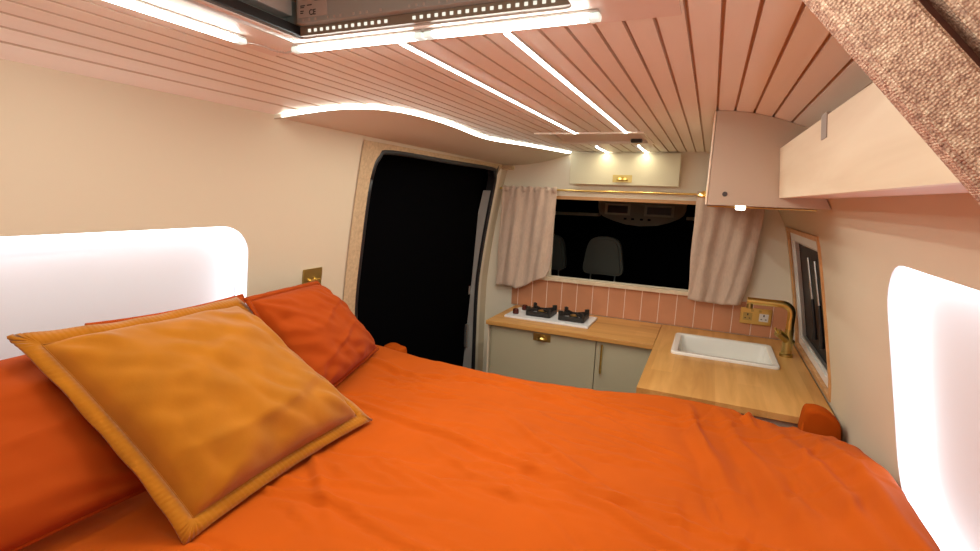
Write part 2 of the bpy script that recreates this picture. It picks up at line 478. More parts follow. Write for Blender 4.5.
# smooth cream header lining between the wavy edge and the sliding door
bm = bmesh.new(); rows = []
yl = [1.0+.05*k for k in range(34)]+[YB]
for y in yl:
    w = wx_(y)-.004; row = []
    for k in range(13):
        u = k/12; x = w+(-1.098-w)*u
        zw = 1.738-.010*(y-1)/1.7
        s = 1-(1-u)**2.0
        row.append(bm.verts.new((x, y, (cz(w)-.010)*(1-s)+zw*s)))
    rows.append(row)
for a, b in zip(rows, rows[1:]):
    for k in range(12): bm.faces.new((a[k], a[k+1], b[k+1], b[k]))
ribbon(bm, [(wx_(y)-.004, y, cz(wx_(y))-.010) for y in yl], [(wx_(y)-.004, y, cz(wx_(y))+.03) for y in yl], False)
strc(obj('trim_5', bm, M['lowceil'], smooth='auto'))
# door-head end block in wood
strc(obj('trim_6', B(-1.10, -1.03, 2.60, 2.64, 1.700, 1.722, .004), M['tan']))

# LED ribbon along the wave
wv = [(y, x) for y, x in WAVE if 1.02 <= y <= 2.69]
bm = bmesh.new()
ribbon(bm, [(x-.003, y, cz(x)-.0095) for y, x in wv], [(x+.007, y, cz(x)-.0055) for y, x in wv], False)
ribbon(bm, [(x+.007, y, cz(x)-.0055) for y, x in wv], [(x+.008, y, cz(x)-.001) for y, x in wv], False)
tag(obj('led_strip', bm, M['ledsoft'], smooth='keep'), 'wavy glowing light strip along the curved left edge of the slatted ceiling', 'light strip')

def led_line(x, y0, y1, label):
    t = thing('led_strip', label, 'light strip', (x, (y0+y1)/2, ZC-.002), 'straight light strips in the slatted ceiling')
    obj('diffuser', B(x-.0045, x+.0045, y0, y1, ZC-.0065, ZC-.0005, .002), M['led'], t)
    bm = B(x-.0065, x-.0048, y0, y1, ZC-.0045, ZC+.002); box(bm, x+.0048, x+.0065, y0, y1, ZC-.0045, ZC+.002)
    obj('channel', bm, M['alu'], t)
led_line(-.500, .735, 1.895, 'long straight light strip between slats, left of the two long ones')
led_line(-.311, .735, 1.895, 'long straight light strip between slats, right of the two long ones')
led_line(-.525, 2.40, 2.685, 'short warm light strip above left half of the overhead locker')
led_line(-.328, 2.36, 2.685, 'short warm light strip above right half of the overhead locker')

# ------------------------------------------------------------------ skylight
sk = thing('skylight', 'grey framed roof skylight recess with black rail and tiny lights round its opening', 'skylight', (-.42, .42, ZC))
x0, x1, y0, y1 = SKY
bm = sheet([(-.79, .05), (-.062, .05), (-.062, .737), (-.79, .737)], [rrect(x0, x1, y0, y1, .012, 3)], .1, lambda x, y: (x, y, ZC-.004))
hl = rrect(x0, x1, y0, y1, .012, 3)
ribbon(bm, [(x, y, ZC-.004) for x, y in hl], [(x, y, ZC+.012) for x, y in hl])
oo = [(-.79, .05), (-.062, .05), (-.062, .737), (-.79, .737)]
ribbon(bm, [(x, y, ZC-.004) for x, y in oo], [(x, y, ZC+.002) for x, y in oo])
obj('trim_plate', bm, M['trimplate'], sk)
bm = bmesh.new()
box(bm, x0-.03, x1+.03, y1+.0, y1+.004, ZC+.002, ZC+.05); box(bm, x0-.03, x1+.03, y0-.004, y0, ZC+.002, ZC+.05)
box(bm, x0-.034, x0-.03, y0, y1, ZC+.002, ZC+.16); box(bm, x1+.03, x1+.034, y0, y1, ZC+.002, ZC+.16)
box(bm, x0-.034, x1+.034, y1-.0, y1+.004, ZC+.05, ZC+.16); box(bm, x0-.034, x1+.034, y0-.004, y0, ZC+.05, ZC+.16)
box(bm, x0-.034, x1+.034, y0, y1, ZC+.16, ZC+.165)
obj('housing', bm, M['skgrey'], sk)
bm = B(x0+.016, x1-.002, y1-.022, y1-.001, ZC+.0125, ZC+.13, .002)
obj('blind_cassette', bm, M['skgrey'], sk)
bm = B(x0-.028, x0-.004, y0+.01, y1-.01, ZC+.03, ZC+.12, .003)
obj('blind_cassette', bm, M['skpale'], sk)
bm = B(x0-.004, x0+.010, y0, y1+.001, ZC-.002, ZC+.014, .002)
obj('black_rail', bm, M['blackm'], sk)
bm = B(x0-.016, x0-.010, y0, y1, ZC-.008, ZC-.003, .001)
obj('edge_bead', bm, M['alu'], sk)
bm = B(x0+.012, x1, y1-.010, y1-.002, ZC-.002, ZC+.012)
tp = obj('led_tape', bm, M['pcb'], sk)
bm = bmesh.new()
n = 34
for i in range(n):
    if 13 <= i <= 15: continue
    xx = x0+.030+i*(x1-x0-.045)/n
    box(bm, xx, xx+.0048, y1-.0115, y1-.0098, ZC+.0025, ZC+.007)
obj('led_dots', bm, M['leddot'], tp)['kind'] = 'stuff'
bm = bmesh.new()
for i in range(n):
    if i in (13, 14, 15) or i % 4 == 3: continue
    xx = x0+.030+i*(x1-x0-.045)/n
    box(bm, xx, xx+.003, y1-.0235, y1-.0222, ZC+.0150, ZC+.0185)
obj('reflected_dots', bm, M['label'], tp)['kind'] = 'stuff'  # solid pale dots stand in for the LEDs' reflection on the cassette
# label plate with CE mark
lb = obj('rating_label', B(x0+.022, x0+.080, y1-.0232, y1-.0222, ZC+.0205, ZC+.055), M['label'], sk)
def text(s, size, mtx, name, m, parent, ext=.0002, bold=False):
    cu = bpy.data.curves.new(name, 'FONT'); cu.body = s; cu.size = size; cu.extrude = ext
    if bold: cu.offset = size*.02
    t = bpy.data.objects.new(name, cu); COL.objects.link(t)
    bpy.context.view_layer.update()
    me = bpy.data.meshes.new_from_object(t.evaluated_get(bpy.context.evaluated_depsgraph_get()))
    bpy.data.objects.remove(t); me.transform(mtx)
    me.materials.clear(); me.materials.append(m)
    o = bpy.data.objects.new(name, me); COL.objects.link(o); o.parent = parent
    return o
TX = lambda x, y, z: Matrix.Translation((x, y, z)) @ Matrix.Rotation(PI/2, 4, 'X')
def fix(o):
    p = o.parent
    g_ = p.matrix_world if False else Matrix()
    return o
def child_fix(o, root):
    o.matrix_parent_inverse = Matrix.Translation(root.location).inverted(); return o
tx = text('CE', .0115, TX(x0+.044, y1-.0236, ZC+.023), 'ce_mark', M['ink'], sk, bold=True); child_fix(tx, sk)
bm = bmesh.new()
for (a, b, z) in ((.026, .052, .050), (.026, .036, .038), (.026, .034, .0355), (.040, .050, .038), (.026, .033, .030), (.026, .032, .027), (.056, .072, .044)):
    box(bm, x0+a, x0+b, y1-.0236, y1-.0233, ZC+z-.0008, ZC+z+.0008)
obj('label_lines', bm, M['ink'], sk)

# LED bars round the skylight
def led_bar(p0, p1, label):
    a = Vector(p0); b = Vector(p1); c = (a+b)/2
    t = thing('led_bar', label, 'light bar', c, 'clear light bars round the skylight')
    L = (b-a).length; ang = math.atan2(b.y-a.y, b.x-a.x)
    R = Matrix.Translation(c) @ Matrix.Rotation(ang, 4, 'Z')
    def place(nb, name, m):
        bm = bmesh.new(); merge(bm, nb, 0, R); return obj(name, bm, m, t)
    place(B(-L/2+.016, L/2-.016, -.0072, .0072, -.004, .004, .0025), 'diffuser', M['led'])
    place(B(-L/2, -L/2+.016, -.0078, .0078, -.0045, .004, .0025), 'end_cap', M['clear'])
    place(B(L/2-.016, L/2, -.0078, .0078, -.0045, .004, .0025), 'end_cap', M['clear'])
    place(B(-L/2+.002, L/2-.002, -.0072, .0072, .0042, .007), 'backing', M['alu'])
ZB = ZC-.012
led_bar((-.765, .12, ZB), (-.742, .632, ZB), 'clear ended light bar on left side of the skylight')
led_bar((-.694, .694, ZB), (-.428, .691, ZB), 'light bar on far side of the skylight, left of the pair')
led_bar((-.426, .691, ZB), (-.158, .688, ZB), 'light bar on far side of the skylight, right of the pair')
wr = catmull([(-.742, .634, ZB), (-.737, .66, ZB+.002), (-.725, .682, ZB-.002), (-.71, .693, ZB-.003), (-.694, .694, ZB)], 8)
bm = tube(bmesh.new(), wr, [.0022 if i % 2 else .0015 for i in range(len(wr))], 8)
tag(obj('ribbed_cable', bm, M['alu'], smooth=True), 'short ribbed clear cable joining two light bars at skylight corner', 'cable')

# ceiling hatch near the bulkhead
ha = thing('ceiling_hatch', 'small white framed ceiling hatch with black latch in front of the bulkhead', 'hatch', (-.45, 2.07, ZC))
x0, x1, y0, y1 = HAT
bm = bmesh.new()
o4 = [(x0-.012, y0-.012), (x1+.012, y0-.012), (x1+.012, y1+.03), (x0-.012, y1+.03)]
i4 = rrect(x0+.006, x1-.006, y0+.006, y1-.006, .03, 4)
merge(bm, sheet(o4, [i4], .1, lambda x, y: (x, y, ZC-.006)))
ribbon(bm, [(x, y, ZC-.006) for x, y in i4], [(x, y, ZC+.05) for x, y in i4])
ribbon(bm, [(x, y, ZC-.006) for x, y in o4], [(x, y, ZC+.002) for x, y in o4])
obj('hatch_frame', bm, M['slat'], ha)
bm = prism(bmesh.new(), [(x0+.02, 0), (x1-.02, 0), (x1-.02, 1), (x0+.02, 1)],
           lambda x, t: (x, y0+.03+(y1-y0-.045)*t, ZC+.030-.028*t), lambda x, t: (x, y0+.03+(y1-y0-.045)*t, ZC+.036-.028*t))
obj('hatch_panel', bm, M['trimplate'], ha)
obj('dark_gap', B(x0+.10, x1-.03, y1-.011, y1-.008, ZC+.012, ZC+.018), M['blackm'], ha)  # black strip put in for the shade of the gap
bm = B(x1-.075, x1-.030, y1-.06, y1-.028, ZC-.008, ZC+.012, .005)
obj('latch', bm, M['darkplastic'], ha)
strc(obj('trim_7', B(x0-.01, x1+.01, y0-.01, y1+.01, ZC+.04, ZC+.045), M['lowceil']))

# ------------------------------------------------------------------ overhead locker above cab window
def cup_handle(parent, x, y, z, w=.085, facing='-y', m='brass'):
    """backplate with half-cup pull, opening downwards"""
    bm = B(-w/2, w/2, -.002, 0, -.019, .019, .0008)
    nb = bmesh.new(); R = w*.30
    rings = []
    for i in range(7):
        a = PI/2*i/6
        rings.append([nb.verts.new((R*math.cos(b)*math.cos(a*.0)*(1 if i < 6 else 1)*(math.cos(a) if True else 1), -.003-.022*math.sin(a) if False else -.003-.022*math.cos(a)*math.sin(b), -.010+.020*math.sin(a))) for b in [PI*k/12 for k in range(13)]])
    for a, b in zip(rings, rings[1:]):
        for k in range(12): nb.faces.new((a[k], a[k+1], b[k+1], b[k]))
    T = Matrix.Translation((x, y, z))
    if facing == '-x': T = T @ Matrix.Rotation(-PI/2, 4, 'Z')
    out = bmesh.new(); merge(out, bm, 0, T)
    pl = obj('backplate', out, M['brassd'], parent)
    root = parent
    while root.parent: root = root.parent
    pl.matrix_parent_inverse = Matrix.Translation(root.location).inverted() if root is parent else Matrix()
    out = bmesh.new(); bmesh.ops.remove_doubles(nb, verts=nb.verts, dist=.0001); merge(out, nb, 0, T)
    cp = obj('cup_pull', out, M[m], parent, smooth=True)
    cp.matrix_parent_inverse = pl.matrix_parent_inverse
    sm = cp.modifiers.new('s', 'SOLIDIFY'); sm.thickness = .0015
    return cp
lk = thing('overhead_locker', 'pale sage overhead locker with brass cup pull above the cab window', 'locker', (-.44, 2.68, 1.63))
obj('locker_body', B(-.700, -.175, 2.668, 2.699, 1.640, 1.793, .001), M['creamp'], lk)
d = obj('door', B(-.716, -.160, 2.650, 2.667, 1.632, 1.795, .002), M['lockerp'], lk)
cup_handle(d, -.436, 2.650, 1.665, .098)
tube_ = tube(bmesh.new(), [(-1.125, 2.655, 1.597), (-.5, 2.655, 1.597), (.21, 2.655, 1.600)], .0055, 12)
tag(obj('curtain_rod', tube_, M['brass'], smooth='auto'), 'thin brass curtain rod above the cab window', 'rod')

# ------------------------------------------------------------------ side locker (right)
sl_ = thing('side_locker', 'tall taupe overhead cabinet under ceiling on right, with round black hole in end panel', 'cabinet', (.1, 2.0, 1.55))
def topz(x): return cz(x)-.001
XL = -.018
def endpoly(x0, x1, z0):
    n = 10; p = [(x0, z0), (x1, z0)]
    # follow the wall up then the ceiling back
    zz = [z0+(1.752-z0)*k/6 for k in range(7)]
    p = [(x0, z0)]+[(rx(z)-.003, z) for z in zz]
    xr = rx(1.752)-.003
    p += [(xr+(x0-xr)*k/n, topz(xr+(x0-xr)*k/n)) for k in range(1, n+1)]
    return p
P = endpoly(XL+.006, 0, 1.553)
obj('end_panel', prism(bmesh.new(), P, lambda x, z: (x, 1.50, z), lambda x, z: (x, 1.518, z)), M['taupe'], sl_)
obj('base_panel', prism(bmesh.new(), [(0, 1.555), (rx(1.555)-.004, 1.555), (rx(1.57)-.004, 1.57), (0, 1.57)], lambda x, z: (x, 1.519, z), lambda x, z: (x, 2.615, z)), M['taupe'], sl_)
dd = obj('door', B(XL, XL+.005, 1.499, 2.615, 1.553, ZC-.003, .0015), M['creamp'], sl_)
cup_handle(dd, XL, 1.62, 1.583, .075, '-x')
bm = bmesh.new(); lathe(bm, [(.0065, -.0012), (.0065, .0015)], (.029, 1.4995, 1.583), 'y')
obj('cable_hole', bm, M['ink'], sl_)
bm = bmesh.new(); lathe(bm, [(.011, -.0), (.013, .006), (.013, .012)], (.072, 1.535, 1.542), 'z')
pk = tag(obj('spot_light', bm, M['spotlit'], smooth='auto'), 'small glowing downlight under the taupe overhead cabinet', 'light')
bm = tube(bmesh.new(), [(-.012, 1.53, 1.549), (.25, 1.53, 1.549)], .002, 8)
tag(obj('light_cable', bm, M['brassd'], smooth='auto'), 'thin pale cable along the underside of the taupe cabinet', 'cable')

# ------------------------------------------------------------------ birch shelf box along the right wall
sh = thing('open_shelf', 'pale birch plywood shelf with high front board along right wall', 'shelf', (.15, .9, 1.575))
FX0, FX1 = .146, .160
bm = prism(bmesh.new(), [(.36, 1.577), (1.497, 1.577), (1.497, 1.703), (.36, 1.688)], lambda y, z: (.158-(z-1.577)*.10, y, z), lambda y, z: (.170-(z-1.577)*.10, y, z))
obj('front_board', bm, M['birch'], sh)
bm = prism(bmesh.new(), [(.171, 1.579), (rx(1.579)-.003, 1.579), (rx(1.585)-.003, 1.587), (.171, 1.587)], lambda x, z: (x, .36, z), lambda x, z: (x, 1.497, z))
obj('shelf_board', bm, mat('pink_shaded_board', (.68, .50, .40), .6), sh)  # pink shading of the underside is put into this board's colour
bm = B(.1425, .1475, .795, .815, 1.655, 1.692, .001)
bm = prism(bmesh.new(), [(.915, 1.662), (.955, 1.662), (.955, 1.700), (.915, 1.700)], lambda y, z: (.1565-(z-1.577)*.10, y, z), lambda y, z: (.172-(z-1.577)*.10, y, z))
obj('grey_catch', bm, M['clip'], sh)

# ------------------------------------------------------------------ tweed upholstered panel close to the camera
tw = thing('tweed_panel', 'brown pink tweed upholstered panel with slanted padded edge, top right near the viewer', 'panel', (.2, .34, 1.5))
def strip_pad(poly, y0, y1, name, m, bev=.0025):
    nb = prism(bmesh.new(), poly, lambda x, z: (x, y0, z), lambda x, z: (x, y1, z))
    bmesh.ops.remove_doubles(nb, verts=nb.verts, dist=.00001)
    bmesh.ops.bevel(nb, geom=nb.edges[:], offset=bev, segments=3, affect='EDGES')
    return obj(name, nb, m, tw, smooth='auto')
def K(x, z): return (x, z)
e0 = Vector((.043, 1.659)); e1 = Vector((.123, 1.565)); dv = (e1-e0).normalized(); nv = Vector((-dv.y, dv.x))
if nv.x < 0: nv = -nv
def q(s, w): p = e0+dv*s+nv*w; return (p.x, p.y)
strip_pad([q(-.085, 0), q(.20, 0), q(.20, .031), q(-.085, .031)], .325, .343, 'padded_edge', M['tweed'])
strip_pad([q(-.11, .040), q(.20, .040), q(.20, .16), q(-.11, .16)], .330, .346, 'padded_face', M['tweed'])
strip_pad([q(-.09, .006), q(.20, .006), q(.20, .15), q(-.09, .15)], .344, .352, 'backing_board', M['seam'], .002)

# ------------------------------------------------------------------ kitchen
ZT = .92
# worktops
wt = tag(obj('hob_worktop', B(-1.002, -.176, 2.262, 2.688, ZT-.022, ZT, .003), M['worktop_x']), 'oak worktop under the hob, left arm of the kitchen', 'worktop')
SX0, SX1, SY0, SY1 = -.098, .312, 2.172, 2.515
SXI = rrect(SX0+.006, SX1-.006, SY0+.006, SY1-.006, .012, 3)
WO = [(-.174, 1.700), (.415, 1.700), (.415, 2.688), (-.174, 2.688)]
bm = sheet(WO, [SXI], .2, lambda x, y: (x, y, ZT)); merge(bm, sheet(WO, [SXI], .2, lambda x, y: (x, y, ZT-.022)))
ribbon(bm, [(x, y, ZT) for x, y in WO], [(x, y, ZT-.022) for x, y in WO]); ribbon(bm, [(x, y, ZT) for x, y in SXI], [(x, y, ZT-.022) for x, y in SXI])
bmesh.ops.remove_doubles(bm, verts=bm.verts, dist=.0001)
tag(obj('sink_worktop', bm, M['worktop_y']), 'oak worktop holding the white sink, right arm of the kitchen', 'worktop')
# cabinets
ca = thing('base_cabinet', 'sage beige kitchen base unit with drop front, under the hob', 'cabinet', (-.7, 2.48, 0))
obj('carcass', B(-.992, -.425, 2.306, 2.688, .06, ZT-.023, .001), M['sage'], ca)
obj('plinth', B(-.98, -.44, 2.34, 2.68, .001, .059), M['sage'], ca)
d = obj('drawer', B(-.978, -.438, 2.288, 2.305, .30, ZT-.027, .002), M['sage'], ca)
cup_handle(d, -.705, 2.288, .866, .090)
obj('side_panel', B(-1.000, -.993, 2.286, 2.688, .001, ZT-.023, .001), M['creamp'], ca)
ca2 = thing('base_cabinet', 'narrow sage beige cupboard with brass bar handle, in the kitchen corner', 'cabinet', (-.3, 2.48, 0))
obj('carcass', B(-.424, -.162, 2.306, 2.688, .06, ZT-.023, .001), M['sage'], ca2)
d = obj('door', B(-.434, -.180, 2.288, 2.305, .08, ZT-.027, .002), M['sage'], ca2)
bm = tube(bmesh.new(), [(-.405, 2.268, .882), (-.405, 2.268, .742)], .005, 12)
h = obj('bar_handle', bm, M['brass'], d, smooth='auto'); h.matrix_parent_inverse = Matrix()
for zz in (.870, .754):
    h = obj('handle_post', tube(bmesh.new(), [(-.405, 2.268, zz), (-.405, 2.288, zz)], .004), M['brass'], d, smooth='auto'); h.matrix_parent_inverse = Matrix()
ca3 = thing('sink_cabinet', 'grey beige sink unit, its end just showing between worktop and bed', 'cabinet', (.13, 2.1, 0))
bm = bmesh.new()
box(bm, -.160, .405, 1.720, 1.738, .001, ZT-.023); box(bm, -.160, -.142, 1.739, 2.285, .001, ZT-.023)
box(bm, -.160, .405, 2.67, 2.688, .001, ZT-.023); box(bm, .387, .405, 1.739, 2.669, .001, ZT-.023)
obj('carcass', bm, mat('grey_beige_paint', (.52, .46, .36), .5), ca3)

# sink
sk2 = thing('sink', 'white rectangular ceramic sink set into the oak worktop', 'sink', (.107, 2.34, ZT))
def loop3(x0, x1, y0, y1, r, z, n=4): return [(x, y, z) for x, y in rrect(x0, x1, y0, y1, r, n)]
bm = bmesh.new()
prof = [(0, ZT+.0005, .022), (0, ZT+.008, .022), (.004, ZT+.012, .02), (.020, ZT+.012, .018), (.026, ZT+.008, .02), (.030, ZT-.02, .025), (.036, ZT-.12, .03), (.055, ZT-.135, .03), (.15, ZT-.137, .01)]
rings = []
for ins, z, r in prof: rings.append([bm.verts.new(p) for p in loop3(SX0+ins, SX1-ins, SY0+ins, SY1-ins, r, z)])
for a, b in zip(rings, rings[1:]):
    for k in range(len(a)): bm.faces.new((a[k], a[(k+1) % len(a)], b[(k+1) % len(a)], b[k]))
bm.faces.new(rings[-1])
obj('basin', bm, M['ceramic'], sk2, smooth='auto')
bm = bmesh.new(); lathe(bm, [(.0, -.0005), (.024, 0), (.024, .003), (.018, .002)], (.107, 2.34, ZT-.1365)); obj('drain', bm, M['brass'], sk2)
bm = bmesh.new(); lathe(bm, [(.004, 0), (.011, 0), (.011, .004)], (SX1-.0335, 2.23, ZT-.045), 'x'); obj('overflow_ring', bm, M['brassd'], sk2)

# tap
tp_ = thing('mixer_tap', 'brushed brass kitchen tap with right angled spout beside the sink', 'tap', (.357, 2.40, ZT))
bm = bmesh.new(); lathe(bm, [(.026, .0003), (.026, .012), (.0215, .016), (.021, .055), (.021, .062)], (.357, 2.40, ZT))
obj('base', bm, M['brassd'], tp_, smooth='auto')
bm = tube(bmesh.new(), [(.312, 2.375, ZT+.105), (.372, 2.41, ZT+.058)], .017, 16)
tube(bm, [(.357, 2.40, ZT+.06), (.357, 2.40, ZT+.12)], .0175, 16)
obj('valve_body', bm, M['brassd'], tp_, smooth='auto')
pts = [(.357, 2.40, ZT+.10), (.357, 2.40, ZT+.185)]
for k in range(1, 9):
    a = PI/2*k/8; pts.append((.357-.04*(1-math.cos(a)), 2.40, ZT+.185+.04*math.sin(a)))
pts.append((.183, 2.40, ZT+.225))
bm = tube(bmesh.new(), pts, .0155, 16); obj('spout', bm, M['brass'], tp_, smooth='auto')
bm = tube(bmesh.new(), [(.196, 2.40, ZT+.222), (.196, 2.40, ZT+.192)], [.0125, .013], 14); obj('aerator', bm, M['brassd'], tp_, smooth='auto')
bm = tube(bmesh.new(), [(.316, 2.377, ZT+.100), (.298, 2.366, ZT+.125)], .005, 10); obj('lever', bm, M['brass'], tp_, smooth='auto')

# hob
hb = thing('gas_hob', 'white two burner gas hob with black pan supports', 'hob', (-.73, 2.48, ZT))
obj('hob_plate', B(-.945, -.498, 2.372, 2.600, ZT+.0005, ZT+.012, .003), M['hobw'], hb)
for cx, cy, nm in ((-.778, 2.490, 0), (-.600, 2.485, 1)):
    bm = bmesh.new(); lathe(bm, [(.036, 0), (.036, .006), (.026, .010), (.024, .016), (.010, .018)], (cx, cy, ZT+.012))
    bn = obj('burner', bm, M['iron'], hb, smooth='auto')
    bm = bmesh.new(); lathe(bm, [(.018, 0), (.019, .005), (.008, .007)], (cx, cy, ZT+.030))
    c_ = obj('burner_cap', bm, M['brass'], bn, smooth='auto'); c_.matrix_parent_inverse = Matrix()
    bm = bmesh.new(); s = .062; t = .005
    for sx, sy in ((1, 0), (-1, 0), (0, 1), (0, -1)):
        if sx: box(bm, cx+sx*s-t, cx+sx*s+t, cy-s, cy+s, ZT+.014, ZT+.036, .001)
        else: box(bm, cx-s, cx+s, cy+sy*s-t, cy+sy*s+t, ZT+.014, ZT+.036, .001)
    for a in range(4):
        A = PI/4+a*PI/2; c, s_ = math.cos(A), math.sin(A)
        nb = B(.026, .088, -.004, .004, .026, .036, .001); box(nb, .068, .090, -.006, .006, .004, .048, .001)
        merge(bm, nb, 0, Matrix.Translation((cx, cy, ZT+.012)) @ Matrix.Rotation(A, 4, 'Z'))
    obj('pan_support', bm, M['iron'], hb)
for kx, ky in ((-.905, 2.435), (-.893, 2.545)):
    bm = bmesh.new(); lathe(bm, [(.016, 0), (.017, .006), (.015, .024), (.012, .027)], (kx, ky, ZT+.0125)); obj('knob', bm, M['knob'], hb, smooth='auto')

# tiles
bm = B(-1.033, .388, 2.694, 2.6995, ZT+.001, 1.087, 0)
for f in bm.faces: f.material_index = 1
pw = .0877; xx = -1.033+.0
k = 0
xx = -1.033-.047
while xx < .385:
    a = max(xx+.0018, -1.032); b = min(xx+pw-.0018, .386)
    if b-a > .01: box(bm, a, b, 2.6918, 2.6945, ZT+.002, 1.086, .001, 1)
    xx += pw
for f in bm.faces:
    pass
bs = obj('tile_backsplash', bm, [M['tile'], M['grout']])
for p in bs.data.polygons:
    p.material_index = 1 if p.index < 6 else 0
tag(bs, 'terracotta vertical tile backsplash behind hob and sink', 'backsplash')

# double socket
so = thing('wall_socket', 'brass double socket with white inserts on tiles behind the tap', 'socket', (.245, 2.686, 1.02))
obj('plate', B(.182, .318, 2.681, 2.6885, .982, 1.062, .002), M['brass'], so)
for cx in (.215, .285):
    bm = B(cx-.020, cx+.020, 2.6798, 2.6808, 1.000, 1.038, .0004); obj('insert', bm, M['brassd'] if cx < .25 else M['winwhite'], so)
    bm = B(cx-.003, cx+.003, 2.679, 2.6797, 1.024, 1.034); box(bm, cx-.013, cx-.006, 2.679, 2.6797, 1.009, 1.013); box(bm, cx+.006, cx+.013, 2.679, 2.6797, 1.009, 1.013)
    obj('pin_slots', bm, M['ink'], so)
    bm = B(cx-.006+(.018 if cx < .25 else -.018), cx+.006+(.018 if cx < .25 else -.018), 2.6785, 2.6808, 1.044, 1.055, .001); obj('rocker', bm, M['brassd'], so)

# light switch on left wall
sw = thing('light_switch', 'brass double toggle light switch plate on cream wall above pillow', 'switch', (lx(1.25)+.003, 1.225, 1.25))
def wl(y, z, d): return (lx(z)+d, y, z)
bm = prism(bmesh.new(), rrect(1.186, 1.268, 1.214, 1.296, .003, 2), lambda y, z: wl(y, z, .001), lambda y, z: wl(y, z, .006))
obj('plate', bm, M['brassd'], sw)
for yy in (1.213, 1.240):
    bm = bmesh.new(); p = Vector(wl(yy, 1.256, .006)); lathe(bm, [(.007, 0), (.007, .003), (.004, .004)], p, 'x')
    tube(bm, [p+Vector((.002, 0, 0)), p+Vector((.015, .006, .004))], [.002, .0035], 8)
    obj('toggle', bm, M['brass'], sw, smooth='auto')

# ------------------------------------------------------------------ curtains
def curtain(name, xa, xb, top, bottom, shrink, folds, amp, label, rightpull=None, ph=0):
    t = thing(name, label, 'curtain', ((xa+xb)/2, 2.655, top), 'linen curtains either side of the cab window')
    bm = bmesh.new(); NX, NZ = 120, 50; g_ = []
    for j in range(NZ+1):
        v = j/NZ; row = []
        for i in range(NX+1):
            u = i/NX
            zb = bottom(u)
            z = top+(zb-top)*v
            a, b = shrink(v)
            x = a+(b-a)*u
            f = folds
            fold = math.sin(u*f*2*PI+ph+.8*math.sin(v*2.2+u*3))*.5+.3*math.sin(u*f*4.6*PI+1.1*v*3+ph)
            A = amp*(.5+.5*min(1, v*3))
            gath = .004*math.sin(u*f*8*PI)*max(0, 1-v*9)
            y = 2.650-.012+fold*A+gath+.004*noise.noise(Vector((u*6, v*7, ph)))
            y = min(y, 2.676)
            row.append(bm.verts.new((x+.004*math.sin(v*9+u*20)*v, y, z+.003*math.sin(u*f*8*PI)*(1 if v == 0 else 0))))
        g_.append(row)
    for j in range(NZ):
        for i in range(NX): bm.faces.new((g_[j][i], g_[j][i+1], g_[j+1][i+1], g_[j+1][i]))
    o = obj('cloth', bm, M['linen'], t, smooth=True)
    bm = bmesh.new()
    # stitched header casing
    a, b = shrink(0); N = 90
    A_, B_ = [], []
    for i in range(N+1):
        u = i/N; x = a+(b-a)*u; y = 2.640+.005*math.sin(u*folds*8*PI)
        A_.append((x, y, top+.010+.003*math.sin(u*40))); B_.append((x, y+.001, top-.020))
    ribbon(bm, A_, B_, False)
    h = obj('gathered_header', bm, M['linen'], t, smooth=True)
    for q_ in (o, h):
        s = q_.modifiers.new('s', 'SOLIDIFY'); s.thickness = .0015
    return t
def lb_(u):                                             # left curtain hem: long on the left, caught up on the sill on the right
    return lerp([(0, 1.035), (.30, 1.040), (.42, 1.028), (.5, 1.04), (.75, 1.085), (.92, 1.112), (1, 1.15)], u)
curtain('curtain', -1.12, -.80, 1.600, lb_, lambda v: (-1.098-.02*v, -.780-.012*v*v), 2.3, .015,
        'gathered linen curtain left of the cab window, hem caught on the sill')
def rb_(u): return lerp([(0, 1.078), (.4, 1.072), (.6, 1.068), (1, 1.078)], u)
curtain('curtain', -.07, .22, 1.602, rb_, lambda v: (-.072+.006*v, .228-.050*v*v), 1.9, .016,
        'linen curtain right of the cab window, hanging below the taupe cabinet', ph=2.0)

# ------------------------------------------------------------------ cab seen through the bulkhead window
strc(obj('wall_cab', B(-1.5, .6, 4.5, 4.52, .0, 2.0), M['cabdark']))
bm = B(-1.52, -1.5, 2.76, 4.5, 0, 2.0); box(bm, .6, .62, 2.76, 4.5, 0, 2.0); box(bm, -1.5, .6, 2.76, 4.5, 1.72, 1.74); box(bm, -1.5, .6, 2.76, 4.5, .3, .32)
strc(obj('trim_8', bm, M['cabdark']))
def headrest(cx, cy, ztop, w, h, label, posts=True):
    t = thing('cab_seat', label, 'seat', (cx, cy, .32), 'front seats seen through cab window')
    nb = bmesh.new()
    poly = [(p.x, p.y) for p in catmull([(-w/2, 0, 0), (-w/2*1.0, h*.45, 0), (-w/2*.82, h*.85, 0), (-w*.2, h, 0), (w*.2, h, 0), (w/2*.82, h*.85, 0), (w/2, h*.45, 0), (w/2, 0, 0), (0, -.008, 0)], 5, True)]
    prism(nb, poly, lambda x, z: (cx+x, cy-.03, ztop-h+z), lambda x, z: (cx+x, cy+.06, ztop-h+z))
    bmesh.ops.remove_doubles(nb, verts=nb.verts, dist=.00001)
    ed = [e for e in nb.edges if abs((e.verts[0].co-e.verts[1].co).y) < .001]
    bmesh.ops.bevel(nb, geom=ed, offset=.018, segments=4, affect='EDGES')
    obj('headrest', nb, M['seat'], t, smooth='auto')
    if posts:
        for s in (-1, 1):
            obj('headrest_post', tube(bmesh.new(), [(cx+s*w*.33, cy+.015, ztop-h-.08), (cx+s*w*.33, cy+.015, ztop-h+.03)], .006, 10), M['steel'], t, smooth='auto')
    nb = bmesh.new()
    bh = ztop-h-.07
    prism(nb, rrect(cx-.205, cx+.205, .45, bh, .08, 5), lambda x, z: (x, cy-.06, z), lambda x, z: (x, cy+.10, z))
    obj('seat_back', nb, M['cabdark'], t)
headrest(-.665, 3.52, 1.292, .262, .255, 'dark grey seat headrest on two chrome posts behind cab window')
headrest(-1.105, 3.62, 1.275, .26, .25, 'partly hidden dark seat headrest at left edge of cab window')
